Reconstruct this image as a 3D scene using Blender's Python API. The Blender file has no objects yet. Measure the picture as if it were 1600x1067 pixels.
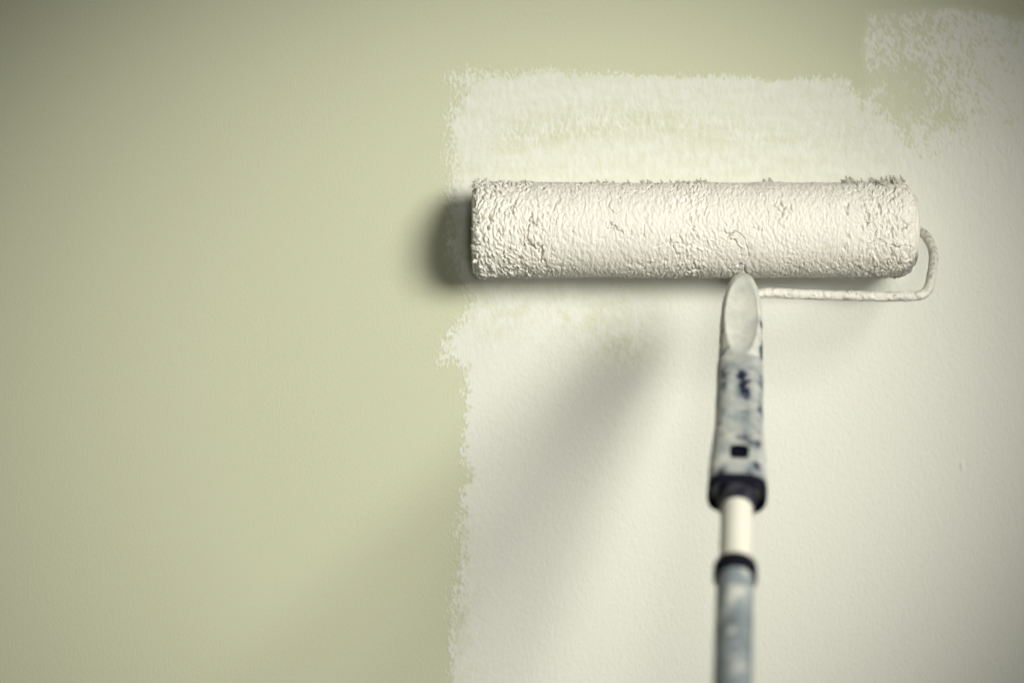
import bpy, bmesh, math, random
import numpy as np
from mathutils import Vector, Matrix

random.seed(7)
rng = np.random.default_rng(11)
scene = bpy.context.scene
COL = scene.collection
MM = 0.001
D = 1600.0                       # camera to wall, millimetres
S0 = 1600.0 / 590.0              # picture scale on the wall plane (photo pixels per millimetre)


def P(x, y, z):
    """millimetres: x right, y up, z out of the wall -> Blender metres (wall at y = 0)"""
    return Vector((x * MM, -z * MM, y * MM))


def img(px, py, z):
    """place in the room of a photo measurement taken at z millimetres off the wall"""
    s = S0 * D / (D - z)
    return (px - 800.0) / s, (533.5 - py) / s, z


# ------------------------------------------------------------------ camera
cam_d = bpy.data.cameras.new('camera')
cam = bpy.data.objects.new('camera', cam_d)
COL.objects.link(cam)
cam.location = P(0, 0, D)
cam.rotation_euler = (math.radians(90), 0, 0)
cam_d.sensor_width = 36
cam_d.lens = 36 * D / 590.0
cam_d.clip_start = 0.05
cam_d.clip_end = 50
cam_d.dof.use_dof = True
cam_d.dof.focus_distance = (D - 50) * MM
cam_d.dof.aperture_fstop = 3.4
cam_d.dof.aperture_blades = 0
scene.camera = cam

# ------------------------------------------------------------------ light
world = bpy.data.worlds.new('World')
scene.world = world
world.use_nodes = True
bg = world.node_tree.nodes['Background']
bg.inputs[0].default_value = (0.75, 0.78, 0.85, 1)
bg.inputs[1].default_value = 0.015


def spot(name, pos, target, power, radius, cone, blend, colour):
    l = bpy.data.lights.new(name, 'SPOT')
    l.energy = power
    l.shadow_soft_size = radius
    l.spot_size = math.radians(cone)
    l.spot_blend = blend
    l.color = colour
    o = bpy.data.objects.new(name, l)
    COL.objects.link(o)
    o.location = pos
    o.rotation_euler = (Vector(target) - Vector(pos)).to_track_quat('-Z', 'Y').to_euler()
    return o


# a cluster of seven bulbs makes one broad, soft key from the upper right
KEY, AIM = P(858, 397, 1378), P(-46, -56, 0)
k_ax = (AIM - KEY).normalized()
k_e1 = k_ax.cross(Vector((0, 0, 1))).normalized()
k_e2 = k_ax.cross(k_e1)
for k in range(7):
    off = Vector((0, 0, 0)) if k == 0 else (k_e1 * math.cos(k * math.pi / 3) + k_e2 * math.sin(k * math.pi / 3)) * 0.23
    spot('key_lamp', KEY + off, AIM, 18.9, 0.12, 27.6, 0.93, (1.0, 0.985, 0.88))
spot('fill_lamp', P(120, -40, 2000), P(35, -42, 0), 20, 0.12, 20, 0.3, (1.0, 0.985, 0.88))

scene.view_settings.view_transform = 'Standard'
scene.view_settings.look = 'None'
scene.view_settings.exposure = 0
scene.view_settings.gamma = 1
scene.view_settings.use_curve_mapping = False
scene.render.engine = 'CYCLES'
scene.cycles.max_bounces = 6


# ------------------------------------------------------------------ helpers
def tag(o, label=None, cat=None, group=None, kind=None):
    if label: o['label'] = label
    if cat: o['category'] = cat
    if group: o['group'] = group
    if kind: o['kind'] = kind
    return o


def link(name, me, mat, parent=None):
    o = bpy.data.objects.new(name, me)
    COL.objects.link(o)
    if mat is not None and not me.materials:
        me.materials.append(mat)
    if parent is not None:
        o.parent = parent
        o.matrix_parent_inverse = Matrix.Identity(4)
    return o


def fast_mesh(name, co, quads, smooth=True):
    me = bpy.data.meshes.new(name)
    nv, nf = len(co), len(quads)
    me.vertices.add(nv)
    me.vertices.foreach_set('co', np.ascontiguousarray(co, dtype=np.float32).ravel())
    me.loops.add(nf * 4)
    me.loops.foreach_set('vertex_index', np.ascontiguousarray(quads, dtype=np.int32).ravel())
    me.polygons.add(nf)
    me.polygons.foreach_set('loop_start', np.arange(0, nf * 4, 4, dtype=np.int32))
    me.update(calc_edges=True)
    if smooth:
        me.polygons.foreach_set('use_smooth', np.ones(nf, dtype=bool))
    me.validate()
    return me


def py_mesh(name, verts, faces, smooth=True, autosmooth=None):
    me = bpy.data.meshes.new(name)
    me.from_pydata([tuple(v) for v in verts], [], faces)
    me.update()
    bm = bmesh.new(); bm.from_mesh(me)
    bmesh.ops.recalc_face_normals(bm, faces=bm.faces)
    for f in bm.faces: f.smooth = smooth
    if autosmooth:
        for e in bm.edges:
            if len(e.link_faces) == 2 and e.calc_face_angle(0) > autosmooth:
                e.smooth = False
    bm.to_mesh(me); bm.free()
    return me


def gnoise(shape, sx, sy, step=1.0, angle=0.0):
    """smooth random field, unit variance; sx, sy feature sizes in the units of step"""
    n = rng.standard_normal(shape)
    fx = np.fft.fftfreq(shape[0], step)[:, None]
    fy = np.fft.fftfreq(shape[1], step)[None, :]
    ca, sa = math.cos(angle), math.sin(angle)
    gx, gy = fx * ca + fy * sa, -fx * sa + fy * ca
    f = np.exp(-2 * (math.pi ** 2) * ((gx * sx) ** 2 + (gy * sy) ** 2))
    r = np.fft.ifft2(np.fft.fft2(n) * f).real
    return (r - r.mean()) / r.std()


def rank01(a):
    o = np.empty(a.size)
    o[np.argsort(a, axis=None)] = np.linspace(0, 1, a.size)
    return o.reshape(a.shape)


def sstep(a, b, x):
    t = np.clip((x - a) / (b - a), 0, 1)
    return t * t * (3 - 2 * t)


class NT:
    """tiny node-tree builder"""
    def __init__(self, name):
        self.m = bpy.data.materials.new(name)
        self.m.use_nodes = True
        self.t = self.m.node_tree
        self.b = self.t.nodes['Principled BSDF']

    def n(self, typ, **kw):
        nd = self.t.nodes.new(typ)
        for k, v in kw.items():
            if k.startswith('i_'):
                nd.inputs[k[2:].replace('_', ' ')].default_value = v
            else:
                setattr(nd, k, v)
        return nd

    def l(self, a, b):
        self.t.links.new(a, b)

    def coords(self, scale=(1, 1, 1)):
        tc = self.n('ShaderNodeTexCoord')
        mp = self.n('ShaderNodeMapping')
        mp.inputs['Scale'].default_value = scale
        self.l(tc.outputs['Object'], mp.inputs['Vector'])
        return mp.outputs[0]

    def noise(self, vec, scale, detail=3, rough=0.5, dist=0.0):
        nd = self.n('ShaderNodeTexNoise')
        nd.inputs['Scale'].default_value = scale
        nd.inputs['Detail'].default_value = detail
        nd.inputs['Roughness'].default_value = rough
        nd.inputs['Distortion'].default_value = dist
        self.l(vec, nd.inputs['Vector'])
        return nd.outputs['Fac']

    def ramp(self, fac, stops):
        r = self.n('ShaderNodeValToRGB')
        e = r.color_ramp.elements
        while len(e) < len(stops): e.new(0.5)
        for el, (p, c) in zip(e, stops):
            el.position = p
            el.color = c if len(c) == 4 else (*c, 1)
        self.l(fac, r.inputs[0])
        return r.outputs[0]

    def mix(self, fac, a, b):
        m = self.n('ShaderNodeMix', data_type='RGBA')
        if isinstance(fac, float): m.inputs['Factor'].default_value = fac
        else: self.l(fac, m.inputs['Factor'])
        for s, v in ((m.inputs[6], a), (m.inputs[7], b)):
            if isinstance(v, tuple): s.default_value = (*v, 1) if len(v) == 3 else v
            else: self.l(v, s)
        return m.outputs[2]

    def bump(self, h, strength, dist):
        b = self.n('ShaderNodeBump')
        b.inputs['Strength'].default_value = strength
        b.inputs['Distance'].default_value = dist
        self.l(h, b.inputs['Height'])
        self.l(b.outputs[0], self.b.inputs['Normal'])

    def colour(self, c):
        if isinstance(c, tuple): self.b.inputs['Base Color'].default_value = (*c, 1)
        else: self.l(c, self.b.inputs['Base Color'])

    def set(self, rough=0.5, spec=0.5, metal=0.0):
        self.b.inputs['Roughness'].default_value = rough
        self.b.inputs['Specular IOR Level'].default_value = spec
        self.b.inputs['Metallic'].default_value = metal


GREEN = (0.598, 0.612, 0.450)
WHITE = (0.75, 0.752, 0.69)
BW0, BW1 = (0, 0, 0, 1), (1, 1, 1, 1)

# wall: old sage emulsion over roller stipple
w = NT('sage_emulsion')
v = w.coords()
big = w.noise(v, 6, 3)
w.colour(w.mix(big, tuple(c * 0.975 for c in GREEN), tuple(min(1, c * 1.02) for c in GREEN)))
w.set(0.62, 0.35)
v2 = w.coords((1, 1, 0.62))
w.bump(w.noise(v2, 760, 4, 0.55), 0.25, 0.0008)
M_WALL = w.m

# fresh white film: thin places let the green show
w = NT('fresh_white_emulsion')
at = w.n('ShaderNodeAttribute', attribute_name='opacity')
w.colour(w.mix(at.outputs['Fac'], GREEN, WHITE))
w.set(0.50, 0.4)
v2 = w.coords((1, 1, 0.6))
w.bump(w.noise(v2, 800, 4, 0.55), 0.24, 0.0008)
M_FILM = w.m

# paint-soaked nap
w = NT('paint_soaked_nap')
v = w.coords()
tan = w.ramp(w.noise(v, 95, 4, 0.6), [(0.60, BW0), (0.80, BW1)])
tan2 = w.ramp(w.noise(v, 14, 2), [(0.35, BW0), (0.75, BW1)])
c1 = w.mix(tan2, (0.80, 0.785, 0.725), (0.78, 0.755, 0.685))
w.colour(w.mix(tan, c1, (0.70, 0.63, 0.52)))
w.set(0.75, 0.25)
w.bump(w.noise(w.coords((1, 0.5, 0.5)), 1400, 3), 0.5, 0.0006)
M_NAP = w.m

w = NT('dry_grey_nap')
v = w.coords()
w.colour(w.mix(w.noise(v, 500, 3), (0.34, 0.33, 0.29), (0.62, 0.60, 0.53)))
w.set(0.75, 0.2)
M_TUFT = w.m

w = NT('paint_clogged_cap')
v = w.coords()
w.colour(w.mix(w.noise(v, 60, 3), (0.80, 0.78, 0.71), (0.70, 0.67, 0.59)))
w.set(0.5, 0.4)
w.bump(w.noise(v, 170, 3), 0.5, 0.002)
M_CAP = w.m

# wire under a lumpy skin of paint, chipped to dark steel
w = NT('paint_crusted_wire')
v = w.coords()
chip = w.ramp(w.noise(v, 230, 5, 0.65), [(0.63, BW0), (0.67, BW1)])
tint = w.mix(w.noise(v, 60, 3), (0.80, 0.79, 0.73), (0.70, 0.68, 0.61))
w.colour(w.mix(chip, tint, (0.10, 0.10, 0.13)))
w.set(0.5, 0.4)
w.bump(w.noise(v, 300, 5, 0.6), 1.0, 0.0026)
M_WIRE = w.m


def smeared(name, lo, hi, thin, top=(0.72, 0.715, 0.65), navy=(0.012, 0.016, 0.045), seed=0.0, stretch=0.55):
    """navy plastic under thick white paint: bare where the wear is (lo..hi) and a thin bluish wash"""
    w = NT(name)
    tc = w.n('ShaderNodeTexCoord')
    mp = w.n('ShaderNodeMapping')
    mp.inputs['Location'].default_value = (seed, seed * 1.7, seed * 0.6)
    mp.inputs['Scale'].default_value = (1, 1, stretch)
    w.l(tc.outputs['Object'], mp.inputs['Vector'])
    v = mp.outputs[0]
    at = w.n('ShaderNodeAttribute', attribute_name='wear')
    def plus(a, b, k):
        m = w.n('ShaderNodeMath', operation='MULTIPLY_ADD')
        w.l(b, m.inputs[0]); m.inputs[1].default_value = k; w.l(a, m.inputs[2])
        return m.outputs[0]
    f = w.ramp(plus(w.noise(v, 190, 5, 0.62, 0.4), at.outputs['Fac'], 0.30), [(lo, BW0), (hi, BW1)])
    wash = w.ramp(plus(w.noise(v, 85, 4, 0.6), at.outputs['Fac'], 0.22), [(0.34, BW0), (0.74, (thin, thin, thin, 1))])
    base = w.mix(wash, top, (0.17, 0.215, 0.25))
    w.colour(w.mix(f, base, navy))
    w.set(0.40, 0.45)
    w.bump(w.noise(v, 300, 4), 0.35, 0.0009)
    return w.m


M_HANDLE = smeared('white_smeared_handle', 0.70, 0.76, 0.45, seed=0.37)
M_ADAPT = smeared('white_smeared_navy_plastic', 0.65, 0.80, 0.84, top=(0.58, 0.578, 0.53), seed=1.1)

w = NT('black_rubber')
v = w.coords()
w.colour((0.006, 0.006, 0.014))
w.set(0.7, 0.15)
w.bump(w.noise(v, 300, 3), 0.2, 0.0006)
M_BLACK = w.m

w = NT('smudged_ferrule')
v = w.coords()
w.colour(w.mix(w.ramp(w.noise(v, 120, 3), [(0.42, BW0), (0.72, BW1)]), (0.008, 0.009, 0.020), (0.07, 0.07, 0.08)))
w.set(0.45, 0.4)
M_FERR = w.m

w = NT('white_tube_plastic')
v = w.coords()
w.colour(w.mix(w.noise(v, 40, 3), (0.80, 0.79, 0.70), (0.76, 0.74, 0.65)))
w.set(0.35, 0.45)
M_TUBE = w.m

w = NT('blue_grey_pole_paint')
v = w.coords((1, 1, 0.7))
dab = w.ramp(w.noise(v, 105, 4, 0.55), [(0.54, BW0), (0.66, (0.85, 0.85, 0.85, 1))])
base = w.mix(w.ramp(w.noise(v, 45, 4, 0.6), [(0.35, BW0), (0.65, BW1)]), (0.12, 0.15, 0.175), (0.35, 0.39, 0.41))
w.colour(w.mix(dab, base, (0.66, 0.66, 0.61)))
w.set(0.42, 0.5)
M_POLE = w.m


# ------------------------------------------------------------------ wall
bm = bmesh.new()
bmesh.ops.create_cube(bm, size=1)
for vtx in bm.verts:
    vtx.co = P(vtx.co.x * 2600, vtx.co.z * 2000, -20 + (-20 if vtx.co.y > 0 else 20))
bmesh.ops.recalc_face_normals(bm, faces=bm.faces)
me = bpy.data.meshes.new('wall'); bm.to_mesh(me); bm.free()
wall = link('wall', me, M_WALL)
tag(wall, 'sage green wall being rolled over with white paint', 'wall', kind='structure')

# ------------------------------------------------------------------ the fresh paint on it
STEP = 0.44


def axis_lines(lo, hi, out_lo, out_hi):
    fine = np.arange(lo, hi, STEP)
    parts = [fine]
    if out_hi: parts.append(hi + (np.linspace(0, 1, 26)[0:] ** 2) * (out_hi - hi) + 0.0)
    if out_lo: parts.insert(0, (lo - (np.linspace(0, 1, 26)[1:] ** 2) * (lo - out_lo))[::-1])
    return np.concatenate(parts)


X = axis_lines(-54, 318, None, 1240)
Y = axis_lines(-214, 214, -960, None)
GX, GY = np.meshgrid(X, Y, indexing='ij')
px = GX * S0 + 800                              # photo measurements of the strokes, on the wall plane
py = 533.5 - GY * S0
shape = GX.shape


def sdist(poly, x, y):
    """signed distance to a closed outline, positive inside"""
    d2 = np.full(x.shape, 1e12)
    inside = np.zeros(x.shape, bool)
    n = len(poly)
    for i in range(n):
        (ax, ay), (bx, by) = poly[i], poly[(i + 1) % n]
        ex, ey = bx - ax, by - ay
        t = np.clip(((x - ax) * ex + (y - ay) * ey) / (ex * ex + ey * ey), 0, 1)
        d2 = np.minimum(d2, (x - ax - t * ex) ** 2 + (y - ay - t * ey) ** 2)
        c = ((ay > y) != (by > y))
        with np.errstate(divide='ignore', invalid='ignore'):
            xi = ax + (y - ay) * ex / (ey if ey != 0 else 1e-9)
        inside ^= c & (x < xi)
    return np.where(inside, 1, -1) * np.sqrt(d2)


outline = [(706, 122), (728, 112), (760, 118), (800, 114), (850, 110), (905, 115), (960, 113), (985, 117), (1060, 119), (1150, 123),
           (1240, 126), (1275, 121), (1300, 122), (1322, 132), (1340, 146), (1350, 160), (1366, 168), (1384, 176), (1398, 190),
           (1410, 206), (1415, 226), (1440, 228), (1475, 212), (1490, 214), (1530, 222), (1600, 226), (4200, 226), (4200, 4200), (690, 4200),
           (690, 1300), (703, 1062), (704, 1020), (707, 960), (712, 905), (716, 862), (719, 820), (720, 790),
           (725, 770), (732, 742), (722, 712), (724, 680), (727, 624), (727, 574), (706, 565), (679, 570), (677, 564), (690, 548), (704, 520), (728, 492), (738, 466), (726, 448),
           (712, 430), (702, 380), (703, 320), (704, 260), (702, 235), (697, 200), (703, 176), (716, 158), (722, 146), (712, 132)]
sd = sdist(outline, px, py)
sd = sd + 1.7 * gnoise(shape, 3.6, 3.6, STEP) + 1.2 * gnoise(shape, 1.5, 1.5, STEP)
n_blob = rank01(gnoise(shape, 0.32, 0.55, STEP) + 0.40 * gnoise(shape, 0.9, 1.2, STEP))
n_fib = rank01(gnoise(shape, 0.25, 0.95, STEP, 0.5) + 0.5 * gnoise(shape, 0.34, 1.3, STEP, -0.25) + 0.40 * gnoise(shape, 1.3, 2.2, STEP, 0.3) + 0.4 * gnoise(shape, 5, 6, STEP))

W = np.full(shape, 15.0)
W += 22 * np.exp(-(((px - 722) / 45) ** 2 + ((py - 128) / 30) ** 2))           # speckled start of the stroke
W += 12 * np.exp(-(((px - 1365) / 40) ** 2 + ((py - 160) / 36) ** 2))
W += 12 * np.exp(-((px - 700) / 28) ** 2) * (py < 560)
W += 22 * np.exp(-((px - 715) / 30) ** 2) * sstep(790, 850, py) * (1 - sstep(955, 1010, py))
W += 6 * np.exp(-(((px - 720) / 25) ** 2 + ((py - 700) / 120) ** 2))
W -= 6.0 * sstep(970, 1010, px) * (1 - sstep(1230, 1260, px)) * (py < 150)
W += 26 * sstep(1420, 1440, px) * (py < 300)
W = np.maximum(W, 3.5)
F_main = 0.5 + (sd + 0.10 * W) / W - n_blob
F_main = np.minimum(F_main, 2.5)

# dry, starved patch rolled earlier beside it
topline = 13 + 9 * np.sin(px / 41.0) * 0.4 + 10 * sstep(1500, 1600, px)
leftline = 1347 + 4 * np.sin(py / 17.0)
box_d = np.minimum(np.minimum(px - leftline, (py - topline) * 1.0), (262 - py))
inside = sstep(-3, 10, box_d)
dens = 0.20 + 0.0 * px
strip = np.exp(-((px - 1358) / 13) ** 2) * (1 - sstep(85, 120, py))
dens = dens + 0.34 * strip
edge_x = 1425 + 0.16 * (py - 20) + 22 * sstep(70, 150, py)
rightd = sstep(-28, 60, px - edge_x)
dens = dens + 0.50 * rightd + 0.20 * sstep(1500, 1580, px)
dens += 0.18 * np.exp(-(((px - 1405) / 34) ** 2 + ((py - 60) / 40) ** 2))
gap = np.exp(-(((px - 1408) / 30) ** 2 + ((py - 160) / 46) ** 2))
dens = dens - 0.26 * gap
dens += 0.55 * sstep(185, 240, py) * sstep(1415, 1450, px)
F_dry = (dens * inside - n_fib) * 1.3 - 0.6 * (1 - inside)
F = np.maximum(F_main, F_dry)

# film thickness and how well it covers
wet = sstep(1.0, 10, sd) * (py < 470)
band = np.exp(-((py - 205 - 12 * np.sin(px / 90)) / 26) ** 2) * sstep(745, 800, px) * (1 - sstep(1330, 1400, px)) * (0.45 + 0.55 * (1 - sstep(900, 1250, px)))
thin_shade = np.exp(-(((px - 965) / 62) ** 2 + ((py - 540) / 34) ** 2))  # thin greenish film, also painted here to deepen the handle's shadow core
under = np.exp(-((py - 490) / 55) ** 2) * sstep(715, 760, px) * (1 - sstep(980, 1090, px))
behind = np.exp(-((py - 380) / 75) ** 2) * (1 - sstep(745, 800, px))
warp = gnoise(shape, 2.2, 2.2, STEP)
vein_n = gnoise(shape, 0.75, 1.5, STEP) + 0.25 * warp
vein = np.exp(-(vein_n / 0.42) ** 2)
stip = gnoise(shape, 0.42, 0.75, STEP)
stip2 = gnoise(shape, 0.9, 1.5, STEP)
mott = gnoise(shape, 3.0, 3.0, STEP)
thick = 0.15 + 0.016 * stip + 0.008 * stip2
thick += 0.16 * band * (vein - 0.35) + 0.06 * under * (vein - 0.35)
thick += 0.02 * sstep(110, 140, py) * (py < 300) * stip2
nail = np.exp(-(((px - 1503) / 2.6) ** 2 + ((py - 727) / 5.5) ** 2))
thick = thick + 0.55 * nail - 0.10 * np.exp(-(((px - 1509) / 3.5) ** 2 + ((py - 728) / 6) ** 2))
rise = np.clip((F + 0.12) / 0.55, -1, 1)
H = np.where(rise > 0, 0.006 + thick * (1 - (1 - rise) ** 2), 0.15 * rise)
opac = sstep(-0.14, 0.55, F)
streak = gnoise(shape, 7, 1.1, STEP) 
opac = opac * (0.985 - 0.20 * (py < 285) * sstep(1420, 1380, px) * (1 + 0.22 * streak + 0.35 * stip2)
               - band * np.clip(0.30 + 0.12 * mott + 0.08 * streak - 0.50 * (vein - 0.3), 0, 0.6)
               - thin_shade * np.clip(0.26 + 0.03 * mott + 0.14 * stip + 0.1 * stip2, 0, 0.85)
               - under * np.clip(0.26 + 0.10 * mott + 0.12 * stip2, 0, 0.5)
               - behind * np.clip(0.36 + 0.15 * mott + 0.2 * stip2, 0, 0.75))
lowleft = np.exp(-((px - 722) / 26) ** 2) * sstep(770, 840, py)
opac -= lowleft * np.clip(0.22 + 0.12 * mott + 0.1 * stip2, 0, 0.5)
dryz = sstep(0.02, 0.2, inside) * (1 - np.clip((F_main + 0.1) * 3, 0, 1))
odry = 0.93 * sstep(-0.34, 0.30, F_dry) * inside
opac = opac * (1 - dryz) + odry * dryz
Hd = np.where(inside > 0.02, 0.006 + 0.07 * np.clip(F_dry + 0.1, 0, 0.6), H)
H = np.where((dryz > 0.02) & (F_main < 0.2), np.maximum(Hd, 0.006), H)
opac = np.clip(opac, 0, 1)

nx, ny = shape
idx = np.arange(nx * ny).reshape(nx, ny)
q = np.stack([idx[:-1, :-1], idx[1:, :-1], idx[1:, 1:], idx[:-1, 1:]], -1).reshape(-1, 4)
Hf = H.ravel()
keep = (Hf[q] > -0.004).any(1)
q = q[keep]
used = np.unique(q)
remap = np.full(nx * ny, -1); remap[used] = np.arange(len(used))
q = remap[q]
co = np.stack([GX.ravel(), -Hf, GY.ravel()], 1)[used] * MM
film = fast_mesh('paint_coat', co, q)
a = film.attributes.new('opacity', 'FLOAT', 'POINT')
a.data.foreach_set('value', opac.ravel()[used].astype(np.float32))
paint = link('paint_coat', film, M_FILM, wall)
paint['label'] = 'ragged-edged fresh white paint rolled onto the green wall'

# ------------------------------------------------------------------ the roller
root = bpy.data.objects.new('paint_roller', None)
root.empty_display_size = 0.05
COL.objects.link(root)
tag(root, 'paint-caked nap roller on a smeared handle and extension pole', 'paint roller')

XL, XR, YA, ZA, RN = -20.6, 226.3, 62.9, 27.6, 26.9
LEN = XR - XL


def fuzzy_sleeve():
    g = 0.36
    nu, nv = int(LEN / g), int(2 * math.pi * 27.6 / g)
    du, dv = LEN / nu, 2 * math.pi * 27.6 / nv
    U = (np.arange(nu) + 0.5) * du
    # orientation of the matted locks, measured from the way round the sleeve
    def field(s1, s2): return gnoise((nu, nv), s1, s2, g)
    orient = -0.22 + 0.28 * field(9, 9)
    Hm = np.zeros((nu, nv))

    def splat(n, ll, ww, hh, prob):
        u = rng.random(n) * LEN; vv = rng.random(n) * nv * dv
        k = rng.random(n) < prob(u, vv)
        u, vv = u[k], vv[k]; n = len(u)
        iu = np.clip((u / du).astype(int), 0, nu - 1); iv = (vv / dv).astype(int) % nv
        ang = orient[iu, iv] + rng.normal(0, 0.30, n)
        l = rng.uniform(*ll, n); wd = rng.uniform(*ww, n); h = rng.uniform(*hh, n)
        ca, sa = np.cos(ang), np.sin(ang)
        m = int(max(ll) / g) + 1
        for di in range(-m, m + 1):
            for dj in range(-m, m + 1):
                x = (iu + di + 0.5) * du - u; y = (iv + dj + 0.5) * dv - vv
                p = y * ca + x * sa; qq = x * ca - y * sa
                r2 = (p / l) ** 2 + (qq / wd) ** 2
                ok = (r2 < 1) & (iu + di >= 0) & (iu + di < nu)
                if not ok.any(): continue
                val = h[ok] * (1 - r2[ok]) ** 0.42 * (0.66 + 0.34 * (p[ok] / l[ok]))
                np.maximum.at(Hm, (iu[ok] + di, (iv[ok] + dj) % nv), val)

    shag = lambda u, v: np.clip(np.exp(-((u) / 30) ** 2) + 0.8 * np.exp(-((u - LEN) / 26) ** 2) + 0.55 * np.exp(-((u - 122) / 9) ** 2), 0, 1)
    splat(30000, (1.0, 2.2), (0.38, 0.75), (0.45, 1.15), lambda u, v: 1 - 0.80 * shag(u, v))
    splat(10500, (1.4, 2.9), (0.5, 1.0), (0.8, 2.2), lambda u, v: 0.03 + 0.75 * shag(u, v))
    S = shag(U, None)[:, None]
    low = field(6, 7)
    crack = np.clip(1 - np.abs(field(2.0, 3.2) + 0.25 * field(0.7, 0.9)) / 0.22, 0, 1) * np.clip(field(5, 5) - 1.0 + 1.7 * S, 0, 1)
    pits = np.clip(field(0.7, 1.3) - 1.75, 0, 1) * 3.4 * (0.12 + S)
    mat = (1 - S) * (0.5 + 0.5 * np.tanh(1.2 * field(9, 7)))
    Hm = Hm * (1.0 - (1 - S) * 0.36 - 0.36 * mat) + 0.12 * (1 - S) + 0.34 * mat
    Hm = Hm + 0.34 * low * (0.5 + 0.5 * S) + 0.10 * field(0.45, 1.0) - pits - 2.8 * crack
    R = RN - 0.55 + Hm
    # rounded, thinning ends
    for dist, r in ((U, 5.0), (LEN - U, 11.0)):
        t = np.clip(dist / r, 0, 1)
        R = R - (1 - np.sqrt(np.clip(1 - (1 - t) ** 2, 0, 1)))[:, None] * (r * 0.62)
    th = (np.arange(nv) / nv) * 2 * math.pi
    jit = 0.35 * field(1.2, 2.5) * np.exp(-np.minimum(U, LEN - U) / 4)[:, None]
    xx = XL + U[:, None] + jit
    ys = YA + R * np.sin(th)[None, :]
    zs = ZA + R * np.cos(th)[None, :]
    zs = np.maximum(zs, 0.16)                       # pressed flat where it meets the wall
    co = np.stack([np.broadcast_to(xx, R.shape).ravel(), -zs.ravel(), ys.ravel()], 1) * MM
    idx = np.arange(nu * nv).reshape(nu, nv)
    nxt = np.roll(idx, -1, axis=1)
    q = np.stack([idx[:-1], idx[1:], nxt[1:], nxt[:-1]], -1).reshape(-1, 4)
    return fast_mesh('nap_sleeve', co, q)


nap = link('nap_sleeve', fuzzy_sleeve(), M_NAP, root)
nap['label'] = 'matted off-white nap sleeve soaked in paint'


def cap_mesh(x0, sgn, r, out):
    """plastic end cap: turned profile from hub to rim, going out by `out`"""
    prof = [(0, out * 0.55), (4.5, out * 0.55), (5.0, out * 0.9), (8, out * 0.9), (8.6, out * 0.35), (r * 0.7, out * 0.45), (r * 0.86, out), (r * 0.95, out * 0.9),
            (r, out * 0.45), (r * 1.0, -out * 0.4), (r * 0.97, -5)]
    n = 64
    V, Fc = [], []
    for k in range(n):
        a_ = 2 * math.pi * k / n
        wob = 1 + 0.012 * math.sin(3 * a_ + 1) + 0.009 * math.sin(7 * a_)
        for (rr, o) in prof:
            V.append(P(x0 + sgn * o, YA + rr * wob * math.sin(a_), max(0.2, ZA + rr * wob * math.cos(a_))))
    m = len(prof)
    for k in range(n):
        for j in range(m - 1):
            Fc.append((k * m + j, k * m + j + 1, ((k + 1) % n) * m + j + 1, ((k + 1) % n) * m + j))
    me = py_mesh('end_cap', V, Fc)
    b = bmesh.new(); b.from_mesh(me)
    bmesh.ops.remove_doubles(b, verts=b.verts, dist=1e-6)
    b.to_mesh(me); b.free()
    return me


link('end_cap', cap_mesh(XL + 0.6, -1, 24.4, 2.6), M_CAP, nap)
link('end_cap', cap_mesh(XR - 1.2, 1, 20.6, 3.4), M_CAP, nap)


def lock_mesh(name, strands, length, spread, thick, curl, wide):
    """a tuft of stuck-together fibres: tapered bent strands fanned from one root, tip along +z"""
    V, Fc = [], []
    for s in range(strands):
        ax = random.uniform(-spread, spread); ay = random.uniform(-spread, spread) * 0.5
        ln = length * random.uniform(0.6, 1.1); r0 = thick * random.uniform(0.6, 1.2)
        cx, cy = random.uniform(-curl, curl), random.uniform(0.2, 1) * curl
        bx, by = random.uniform(-1, 1) * wide, random.uniform(-1, 1) * thick * 0.9
        b0 = len(V); seg, ring = 5, 6
        for i in range(seg + 1):
            t = i / seg
            c = Vector((bx + ax * ln * t + cx * ln * t * t, by + ay * ln * t + cy * ln * t * t, ln * t * (1 - 0.25 * curl * t)))
            rad = r0 * (1 - t ** 2.5 * 0.7)
            for k in range(ring):
                a_ = 2 * math.pi * k / ring
                V.append((c + Vector((rad * math.cos(a_), rad * 0.7 * math.sin(a_), 0))) * MM)
        for i in range(seg):
            for k in range(ring):
                Fc.append((b0 + i * ring + k, b0 + i * ring + (k + 1) % ring, b0 + (i + 1) * ring + (k + 1) % ring, b0 + (i + 1) * ring + k))
        Fc.append(tuple(b0 + seg * ring + k for k in range(ring)))
    return py_mesh(name, V, Fc)


locks_dry = [lock_mesh('nap_tuft', 6, 4.6, 0.10, 0.80, 0.35, 1.5) for _ in range(4)]
locks_wet = [lock_mesh('nap_tuft', 5, 3.4, 0.30, 0.55, 0.8, 1.0) for _ in range(4)]
for m_ in locks_dry: m_.materials.append(M_TUFT)
for m_ in locks_wet: m_.materials.append(M_NAP)


def put_lock(me, x, ang, lean_x, lean_t, scale, sink=0.6):
    """stand a tuft on the sleeve: ang from straight out (0) to straight up (90), leaning along x and along the way round"""
    a_ = math.radians(ang)
    nrm = Vector((0, -math.cos(a_), math.sin(a_)))
    tan_ = Vector((0, math.sin(a_), math.cos(a_)))
    z = (nrm + Vector((1, 0, 0)) * lean_x + tan_ * lean_t).normalized()
    xv = Vector((1, 0, 0)); xv = (xv - z * xv.dot(z)).normalized()
    yv = z.cross(xv)
    o = link('nap_tuft', me, None, nap)
    base = P(x, YA, ZA) + nrm * (RN + 0.2 - sink) * MM
    o.matrix_local = Matrix.Translation(base) @ Matrix((xv, yv, z)).transposed().to_4x4() @ Matrix.Scale(scale, 4)


def rx(p):  # photo column on the roller -> mm
    return (p - 800) / (S0 * D / (D - ZA))


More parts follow.
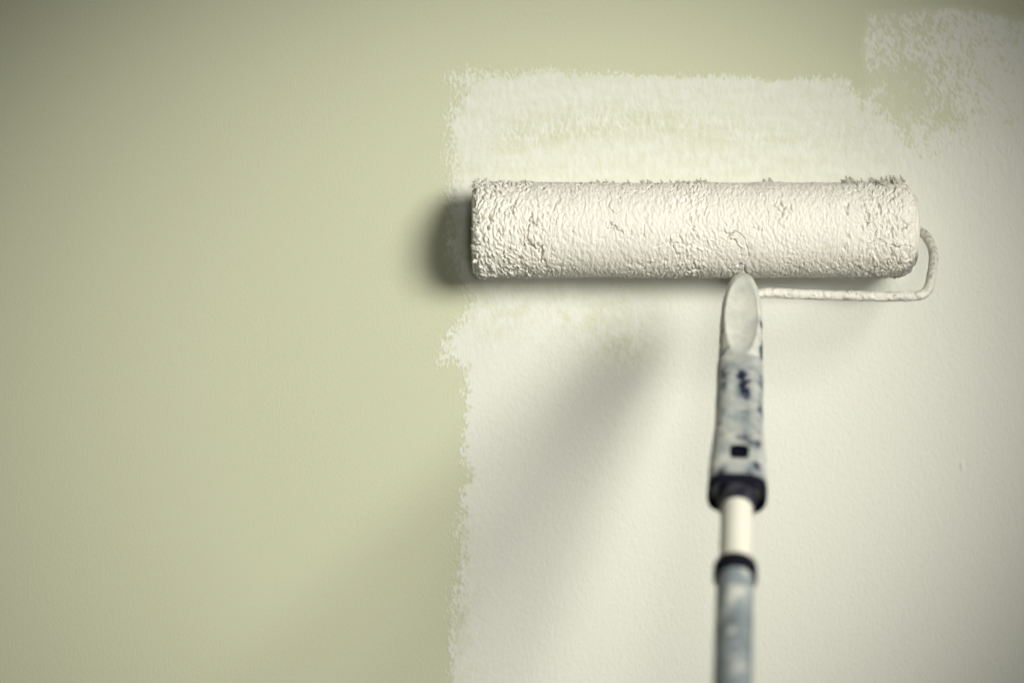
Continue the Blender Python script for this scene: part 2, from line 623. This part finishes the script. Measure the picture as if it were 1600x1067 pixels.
for p_ in (925, 934, 946, 962, 985, 1004, 1012, 1020, 1034, 1048, 1062, 1072, 1082, 1096, 1104, 1208, 1196):
    put_lock(random.choice(locks_dry), rx(p_ + random.uniform(-3, 3)), random.uniform(76, 92), random.uniform(-1.6, -0.7), random.uniform(-0.2, 0.3), random.uniform(0.5, 0.85))
for p_ in (1322, 1328, 1333, 1339, 1345, 1352, 1358, 1363, 1368, 1372, 1377, 1382, 1388, 1393, 1397, 1401, 1406, 1412):
    put_lock(random.choice(locks_dry), rx(p_ + random.uniform(-3, 3)), random.uniform(70, 88), random.uniform(-2.2, -1.2), random.uniform(-0.3, 0.3), random.uniform(0.7, 1.25))
for p_ in (748, 753, 760, 770, 784, 800, 812, 820, 828, 836, 866):
    put_lock(random.choice(locks_wet), rx(p_), random.uniform(66, 88), random.uniform(-0.9, -0.1), random.uniform(0.0, 0.8), random.uniform(0.75, 1.2))
for k in range(46):                                # shaggy left rim
    put_lock(random.choice(locks_wet), XL + random.uniform(0.3, 3.2), random.uniform(-60, 78), random.uniform(-0.9, -0.2), random.uniform(-0.9, 0.9), random.uniform(0.6, 1.05), 1.8)
for k in range(24):                                # and right rim
    put_lock(random.choice(locks_wet), XR - random.uniform(5, 28), random.uniform(-60, 80), random.uniform(-0.6, 0.5), random.uniform(-0.9, 0.9), random.uniform(0.6, 0.95), 1.9)


# ------------------------------------------------------------------ wire frame
def catmull(pts, n):
    out = []
    for i in range(len(pts) - 1):
        p0 = pts[max(i - 1, 0)]; p1 = pts[i]; p2 = pts[i + 1]; p3 = pts[min(i + 2, len(pts) - 1)]
        for k in range(n):
            t = k / n
            out.append(0.5 * ((2 * p1) + (p2 - p0) * t + (2 * p0 - 5 * p1 + 4 * p2 - p3) * t * t + (3 * p1 - p0 - 3 * p2 + p3) * t ** 3))
    out.append(pts[-1])
    return out


def sweep(name, path, rad, ring=20):
    V, Fc = [], []
    up = Vector((0.3, -0.5, 0.8)).normalized()
    n = len(path)
    for i, p in enumerate(path):
        t = (path[min(i + 1, n - 1)] - path[max(i - 1, 0)]).normalized()
        e1 = (up - t * up.dot(t)).normalized(); e2 = t.cross(e1); up = e1
        for k in range(ring):
            a_ = 2 * math.pi * k / ring
            r = rad(i / (n - 1), a_)
            V.append(p + (e1 * math.cos(a_) + e2 * math.sin(a_)) * r * MM)
    for i in range(n - 1):
        for k in range(ring):
            Fc.append((i * ring + k, i * ring + (k + 1) % ring, (i + 1) * ring + (k + 1) % ring, (i + 1) * ring + k))
    Fc.append(tuple(range(ring))[::-1]); Fc.append(tuple((n - 1) * ring + k for k in range(ring)))
    return py_mesh(name, V, Fc)


wp = [(XR - 12, YA, ZA), (XR + 0.5, YA, ZA), (XR + 4.5, YA - 0.8, ZA + 1.5), (XR + 7.6, YA - 5, ZA + 9), (XR + 8.6, YA - 14, ZA + 25),
      img(1455, 432, 79), img(1451, 450, 90), img(1441, 460, 95), img(1420, 463, 96), img(1380, 463.5, 96), img(1320, 462, 96.5), img(1260, 460.5, 97), img(1212, 458, 97.5), img(1195, 458, 98), img(1172, 462, 100)]
path = catmull([P(*p) for p in wp], 14)
ph = [random.uniform(0, 6.28) for _ in range(6)]


def wr(t, a_):
    b = 2.7 + 0.13 * math.sin(41 * t + ph[0]) * math.sin(a_ + ph[1]) + 0.07 * math.sin(97 * t + 2 * a_ + ph[2]) + 0.05 * math.sin(173 * t - 3 * a_ + ph[3])
    if t > 0.93: b -= 0.35 * math.sin((t - 0.93) / 0.07 * math.pi)
    return b


link('wire_frame', sweep('wire_frame', path, wr), M_WIRE, root)

# ------------------------------------------------------------------ handle, adapter and pole: one straight line out from the wall
A0 = P(*img(1160, 440, 92))
B0 = P(*img(1152, 767, 236))
AX = (B0 - A0).normalized()
SX = Vector((1, 0, 0)); SX = (SX - AX * SX.dot(AX)).normalized()
FN = SX.cross(AX)                      # front of the handle
if FN.y > 0: FN = -FN
L = (B0 - A0).length / MM


def s_at(py_):
    """distance along the axis (mm from A0) of the point that the photo shows at row py_"""
    lo, hi = -60.0, 900.0
    for _ in range(60):
        m = (lo + hi) / 2
        p = A0 + AX * m * MM
        z = -p.y / MM
        yy = 533.5 - (p.z / MM) * S0 * D / (D - z)
        if yy < py_: lo = m
        else: hi = m
    return lo


def hw(py_, halfpx):
    p = A0 + AX * s_at(py_) * MM
    z = -p.y / MM
    return halfpx / (S0 * D / (D - z))


def to_world(s, e, f):
    return A0 + (AX * s + SX * e + FN * f) * MM


def loft(name, stations, seg=72, expo=2.6, front=None, cap0=True, cap1=True, autosmooth=None):
    """stations: (s, half width, half depth, side shift, front shift)"""
    V, Fc = [], []
    for (s, hwid, hdep, sh, fs) in stations:
        for k in range(seg):
            a_ = 2 * math.pi * k / seg
            c, sn = math.cos(a_), math.sin(a_)
            e = hwid * math.copysign(abs(c) ** (2 / expo), c)
            f = hdep * math.copysign(abs(sn) ** (2 / expo), sn)
            if front: e, f = front(s, e, f, hwid, hdep)
            V.append(to_world(s, e + sh, f + fs))
    n = len(stations)
    for i in range(n - 1):
        for k in range(seg):
            Fc.append((i * seg + k, i * seg + (k + 1) % seg, (i + 1) * seg + (k + 1) % seg, (i + 1) * seg + k))
    if cap0: Fc.append(tuple(range(seg))[::-1])
    if cap1: Fc.append(tuple((n - 1) * seg + k for k in range(seg)))
    return py_mesh(name, V, Fc, autosmooth=autosmooth)


def interp(tab, s):
    for (s0, *a), (s1, *b) in zip(tab, tab[1:]):
        if s <= s1:
            t = max(0, min(1, (s - s0) / (s1 - s0)))
            t = t * t * (3 - 2 * t) if len(tab) < 4 else t
            return [x + (y - x) * t for x, y in zip(a, b)]
    return list(tab[-1][1:])


def wear(me, spots):
    """bare places: (photo row on the front face, side mm, length mm, width mm, amount)"""
    n = len(me.vertices)
    c = np.empty(n * 3, np.float32); me.vertices.foreach_get('co', c); c = c.reshape(-1, 3)
    rel = (c - np.array(A0)) / MM
    s_ = rel @ np.array(AX); e_ = rel @ np.array(SX); f_ = rel @ np.array(FN)
    o = np.zeros(n)
    for (row, e0, ls, le, amt) in spots:
        o += amt * np.exp(-((s_ - s_at(row + 26)) / ls) ** 2 - ((e_ - e0) / le) ** 2) * (f_ > -2)
    at_ = me.attributes.new('wear', 'FLOAT', 'POINT')
    at_.data.foreach_set('value', o.astype(np.float32))


# upper handle with the thumb scoop
rows = [(433, 5, 2.0), (435, 11, 3.2), (440, 17, 4.6), (448, 21.5, 5.6), (460, 26, 6.8), (480, 31, 8.2), (505, 33.5, 8.9), (530, 34, 9.0), (560, 34.5, 8.9), (583, 34.5, 8.7)]
tab = [(s_at(y), hw(y, h), d) for y, h, d in rows]
sA, sB = tab[0][0], tab[-1][0]
st = []
for i in range(91):
    s = sA + (sB - sA) * (i / 90) ** 1.25
    h_, d_ = interp(tab, s)
    st.append((s, h_, d_, 0.0, 0.0))
sc0, sc1 = s_at(452), s_at(572)
scm, scl = (sc0 + sc1) / 2, (sc1 - sc0) / 2


def scoop(s, e, f, hwid, hdep):
    if f < 0:
        f *= 1 + 1.1 * max(0, min(1, (sc1 - s) / 25))  # unseen bulk added at the back to darken the handle's cast shadow
    if f > 0:
        u = (s - scm) / scl
        w_ = 8.6 * math.sqrt(max(0.02, 1 - u * u * 0.9)) if abs(u) < 1.05 else 0.1
        r = math.sqrt(u * u * 0.98 + ((e - 0.2) / max(w_, 0.1)) ** 2 * (1 - 0.0)) if abs(u) < 1 else 9
        rr = max(abs(u), abs(e) / 8.4)
        d = math.sqrt(u ** 2 + (e / 8.4) ** 2)
        if d < 1: f -= 3.3 * (1 - d ** 2.2) ** 0.8 * (hdep / 9.0)
        elif d < 1.22: f += 0.38 * math.sin((d - 1) / 0.22 * math.pi)
    return e, f


hm_ = loft('handle', st, seg=144, expo=2.7, front=scoop)
wear(hm_, [(492, 10.0, 5, 1.6, 0.85), (470, 10.5, 4, 1.2, 0.6), (538, 10.5, 9, 2.0, 0.9), (548, -9, 8, 2.5, 0.7), (520, -11, 20, 1.5, 0.4), (525, 10.8, 22, 1.2, 0.55)])
handle = link('handle', hm_, M_HANDLE, root)
handle['label'] = 'white-smeared handle top with a scooped thumb rest'

# adapter sleeve with button slot and black mouth
rows = [(575, 35.2, 9.2), (577, 36.3, 9.6), (600, 36.5, 9.7), (640, 37, 9.8), (675, 38, 9.9), (690, 39.5, 10.0), (705, 42, 10.1), (722, 44.3, 10.2), (745, 45.2, 10.3), (765, 45.4, 10.3)]
tab = [(s_at(y), hw(y, h), d) for y, h, d in rows]
sA, sB = tab[0][0], tab[-1][0]
st = []
for i in range(121):
    s = sA + (sB - sA) * i / 120
    h_, d_ = interp(tab, s)
    st.append((s, h_, d_, 0, 0))
hB, dB = st[-1][1], st[-1][2]


def lumps(s, e, f, hwid, hdep):
    k = 1 + 0.012 * math.sin(s * 0.23 + e * 0.4) + 0.008 * math.sin(s * 0.61 - e * 0.9)
    if f > 0 and abs(e) < 4.6 and 26 < s - sA < 62: k -= 0.03 * sst(4.6, 3.8, abs(e)) * sst(26, 28, s - sA) * sst(62, 60, s - sA)
    return e * k, f * k


def sst(a, b, x):
    t = max(0, min(1, (x - a) / (b - a)))
    return t * t * (3 - 2 * t)


ad = loft('pole_adapter', st, seg=120, expo=3.2, front=lumps, cap1=True)
wear(ad, [(600, 1.5, 13, 3.6, 1.05), (578, 1.0, 5, 4.0, 0.65), (616, 4.0, 6, 2.2, 0.7), (590, -8.0, 13, 2.2, 0.75), (620, 10.5, 30, 1.8, 0.8), (650, 3, 8, 4, 0.45),
           (684, 2.5, 6, 4.5, 0.85), (690, 8.0, 5, 3.0, 0.75), (724, 8.5, 5, 3.0, 0.8), (730, -8, 5, 3, 0.6), (640, -9.5, 30, 2.0, 0.45), (735, 0, 2.5, 12, 0.5)])
adapter = link('pole_adapter', ad, M_ADAPT, root)
adapter['label'] = 'navy plastic pole adapter smeared with white paint'
# cut the button slot for real
sl = s_at(705 + 25)
cut = bpy.data.objects.new('cutter', None)
cv = [to_world(sl + a_ * 5.4, 0.2 + b_ * 4.7, c_) for a_ in (-1, 1) for b_ in (-1, 1) for c_ in (4.5, 14)]
cm = py_mesh('cutter', cv, [(0, 1, 3, 2), (4, 6, 7, 5), (0, 4, 5, 1), (2, 3, 7, 6), (0, 2, 6, 4), (1, 5, 7, 3)], smooth=False)
cb = bmesh.new(); cb.from_mesh(cm)
bmesh.ops.bevel(cb, geom=[e for e in cb.edges if abs((e.verts[0].co - e.verts[1].co).normalized().dot(FN)) > 0.9], offset=0.0012, segments=4, affect='EDGES')
cb.to_mesh(cm); cb.free()
cm.materials.append(M_BLACK)
co_ = bpy.data.objects.new('cutter', cm); COL.objects.link(co_)
md = adapter.modifiers.new('slot', 'BOOLEAN'); md.operation = 'DIFFERENCE'; md.object = co_; md.solver = 'EXACT'
md.material_mode = 'TRANSFER'
bpy.context.view_layer.update()
dg = bpy.context.evaluated_depsgraph_get()
newme = bpy.data.meshes.new_from_object(adapter.evaluated_get(dg))
newme.name = 'pole_adapter'
adapter.modifiers.clear(); adapter.data = newme
bpy.data.objects.remove(co_); bpy.data.objects.remove(cut); bpy.data.meshes.remove(cm)

# black lock button lying down in the slot
bt = [(sl - 4.9, 3.9, 1.2, 0.2, 6.2), (sl - 4.7, 4.2, 1.3, 0.2, 6.2), (sl + 4.7, 4.2, 1.3, 0.2, 6.2), (sl + 4.9, 3.9, 1.2, 0.2, 6.2)]
link('lock_button', loft('lock_button', bt, seg=40, expo=5), M_BLACK, adapter)

# black collar: outer skin, rounded lip, deep mouth
col_st = []
for (ds, k) in ((-0.6, 0.985), (0.0, 1.012), (0.8, 1.03), (4.2, 1.03), (5.6, 1.0), (6.3, 0.955), (6.2, 0.90), (5.4, 0.865), (-3.0, 0.84)):
    col_st.append((sB + ds, hB * k, dB * k, 0, 0))
link('collar', loft('collar', col_st, seg=96, expo=3.4, cap0=False, cap1=True), M_BLACK, adapter)


def turned(name, prof, seg=64, cap=(True, True), autosmooth=math.radians(35)):
    return loft(name, [(s, r, r, 0, 0) for s, r in prof], seg=seg, expo=2.0, cap0=cap[0], cap1=cap[1], autosmooth=autosmooth)


sF = s_at(796)
pole = None
sC = s_at(886)
END = s_at(1067) + 620
pole = link('pole', turned('pole', [(sC + 1, 8.9), (sC + 60, 9.0), (sC + 200, 9.0), (END, 9.0)]), M_POLE, root)
pole['label'] = 'blue-grey extension pole dabbed with white paint'
link('ferrule', turned('ferrule', [(sB - 2, 9.3), (sF - 1.2, 9.3), (sF - 0.4, 9.0), (sF, 8.3)]), M_FERR, pole)
link('inner_tube', turned('inner_tube', [(sF - 3, 7.85), (sC + 6, 7.85)]), M_TUBE, pole)
link('lock_ring', turned('lock_ring', [(sC - 0.2, 8.2), (sC, 9.6), (sC + 0.8, 10.4), (sC + 8.0, 10.5), (sC + 9.2, 10.1), (sC + 9.8, 8.8)]), M_BLACK, pole)
link('end_grip', turned('end_grip', [(END - 110, 9.2), (END - 108, 10.6), (END - 90, 11.2), (END - 8, 11.2), (END - 1, 10.2), (END, 8.0)]), M_BLACK, pole)
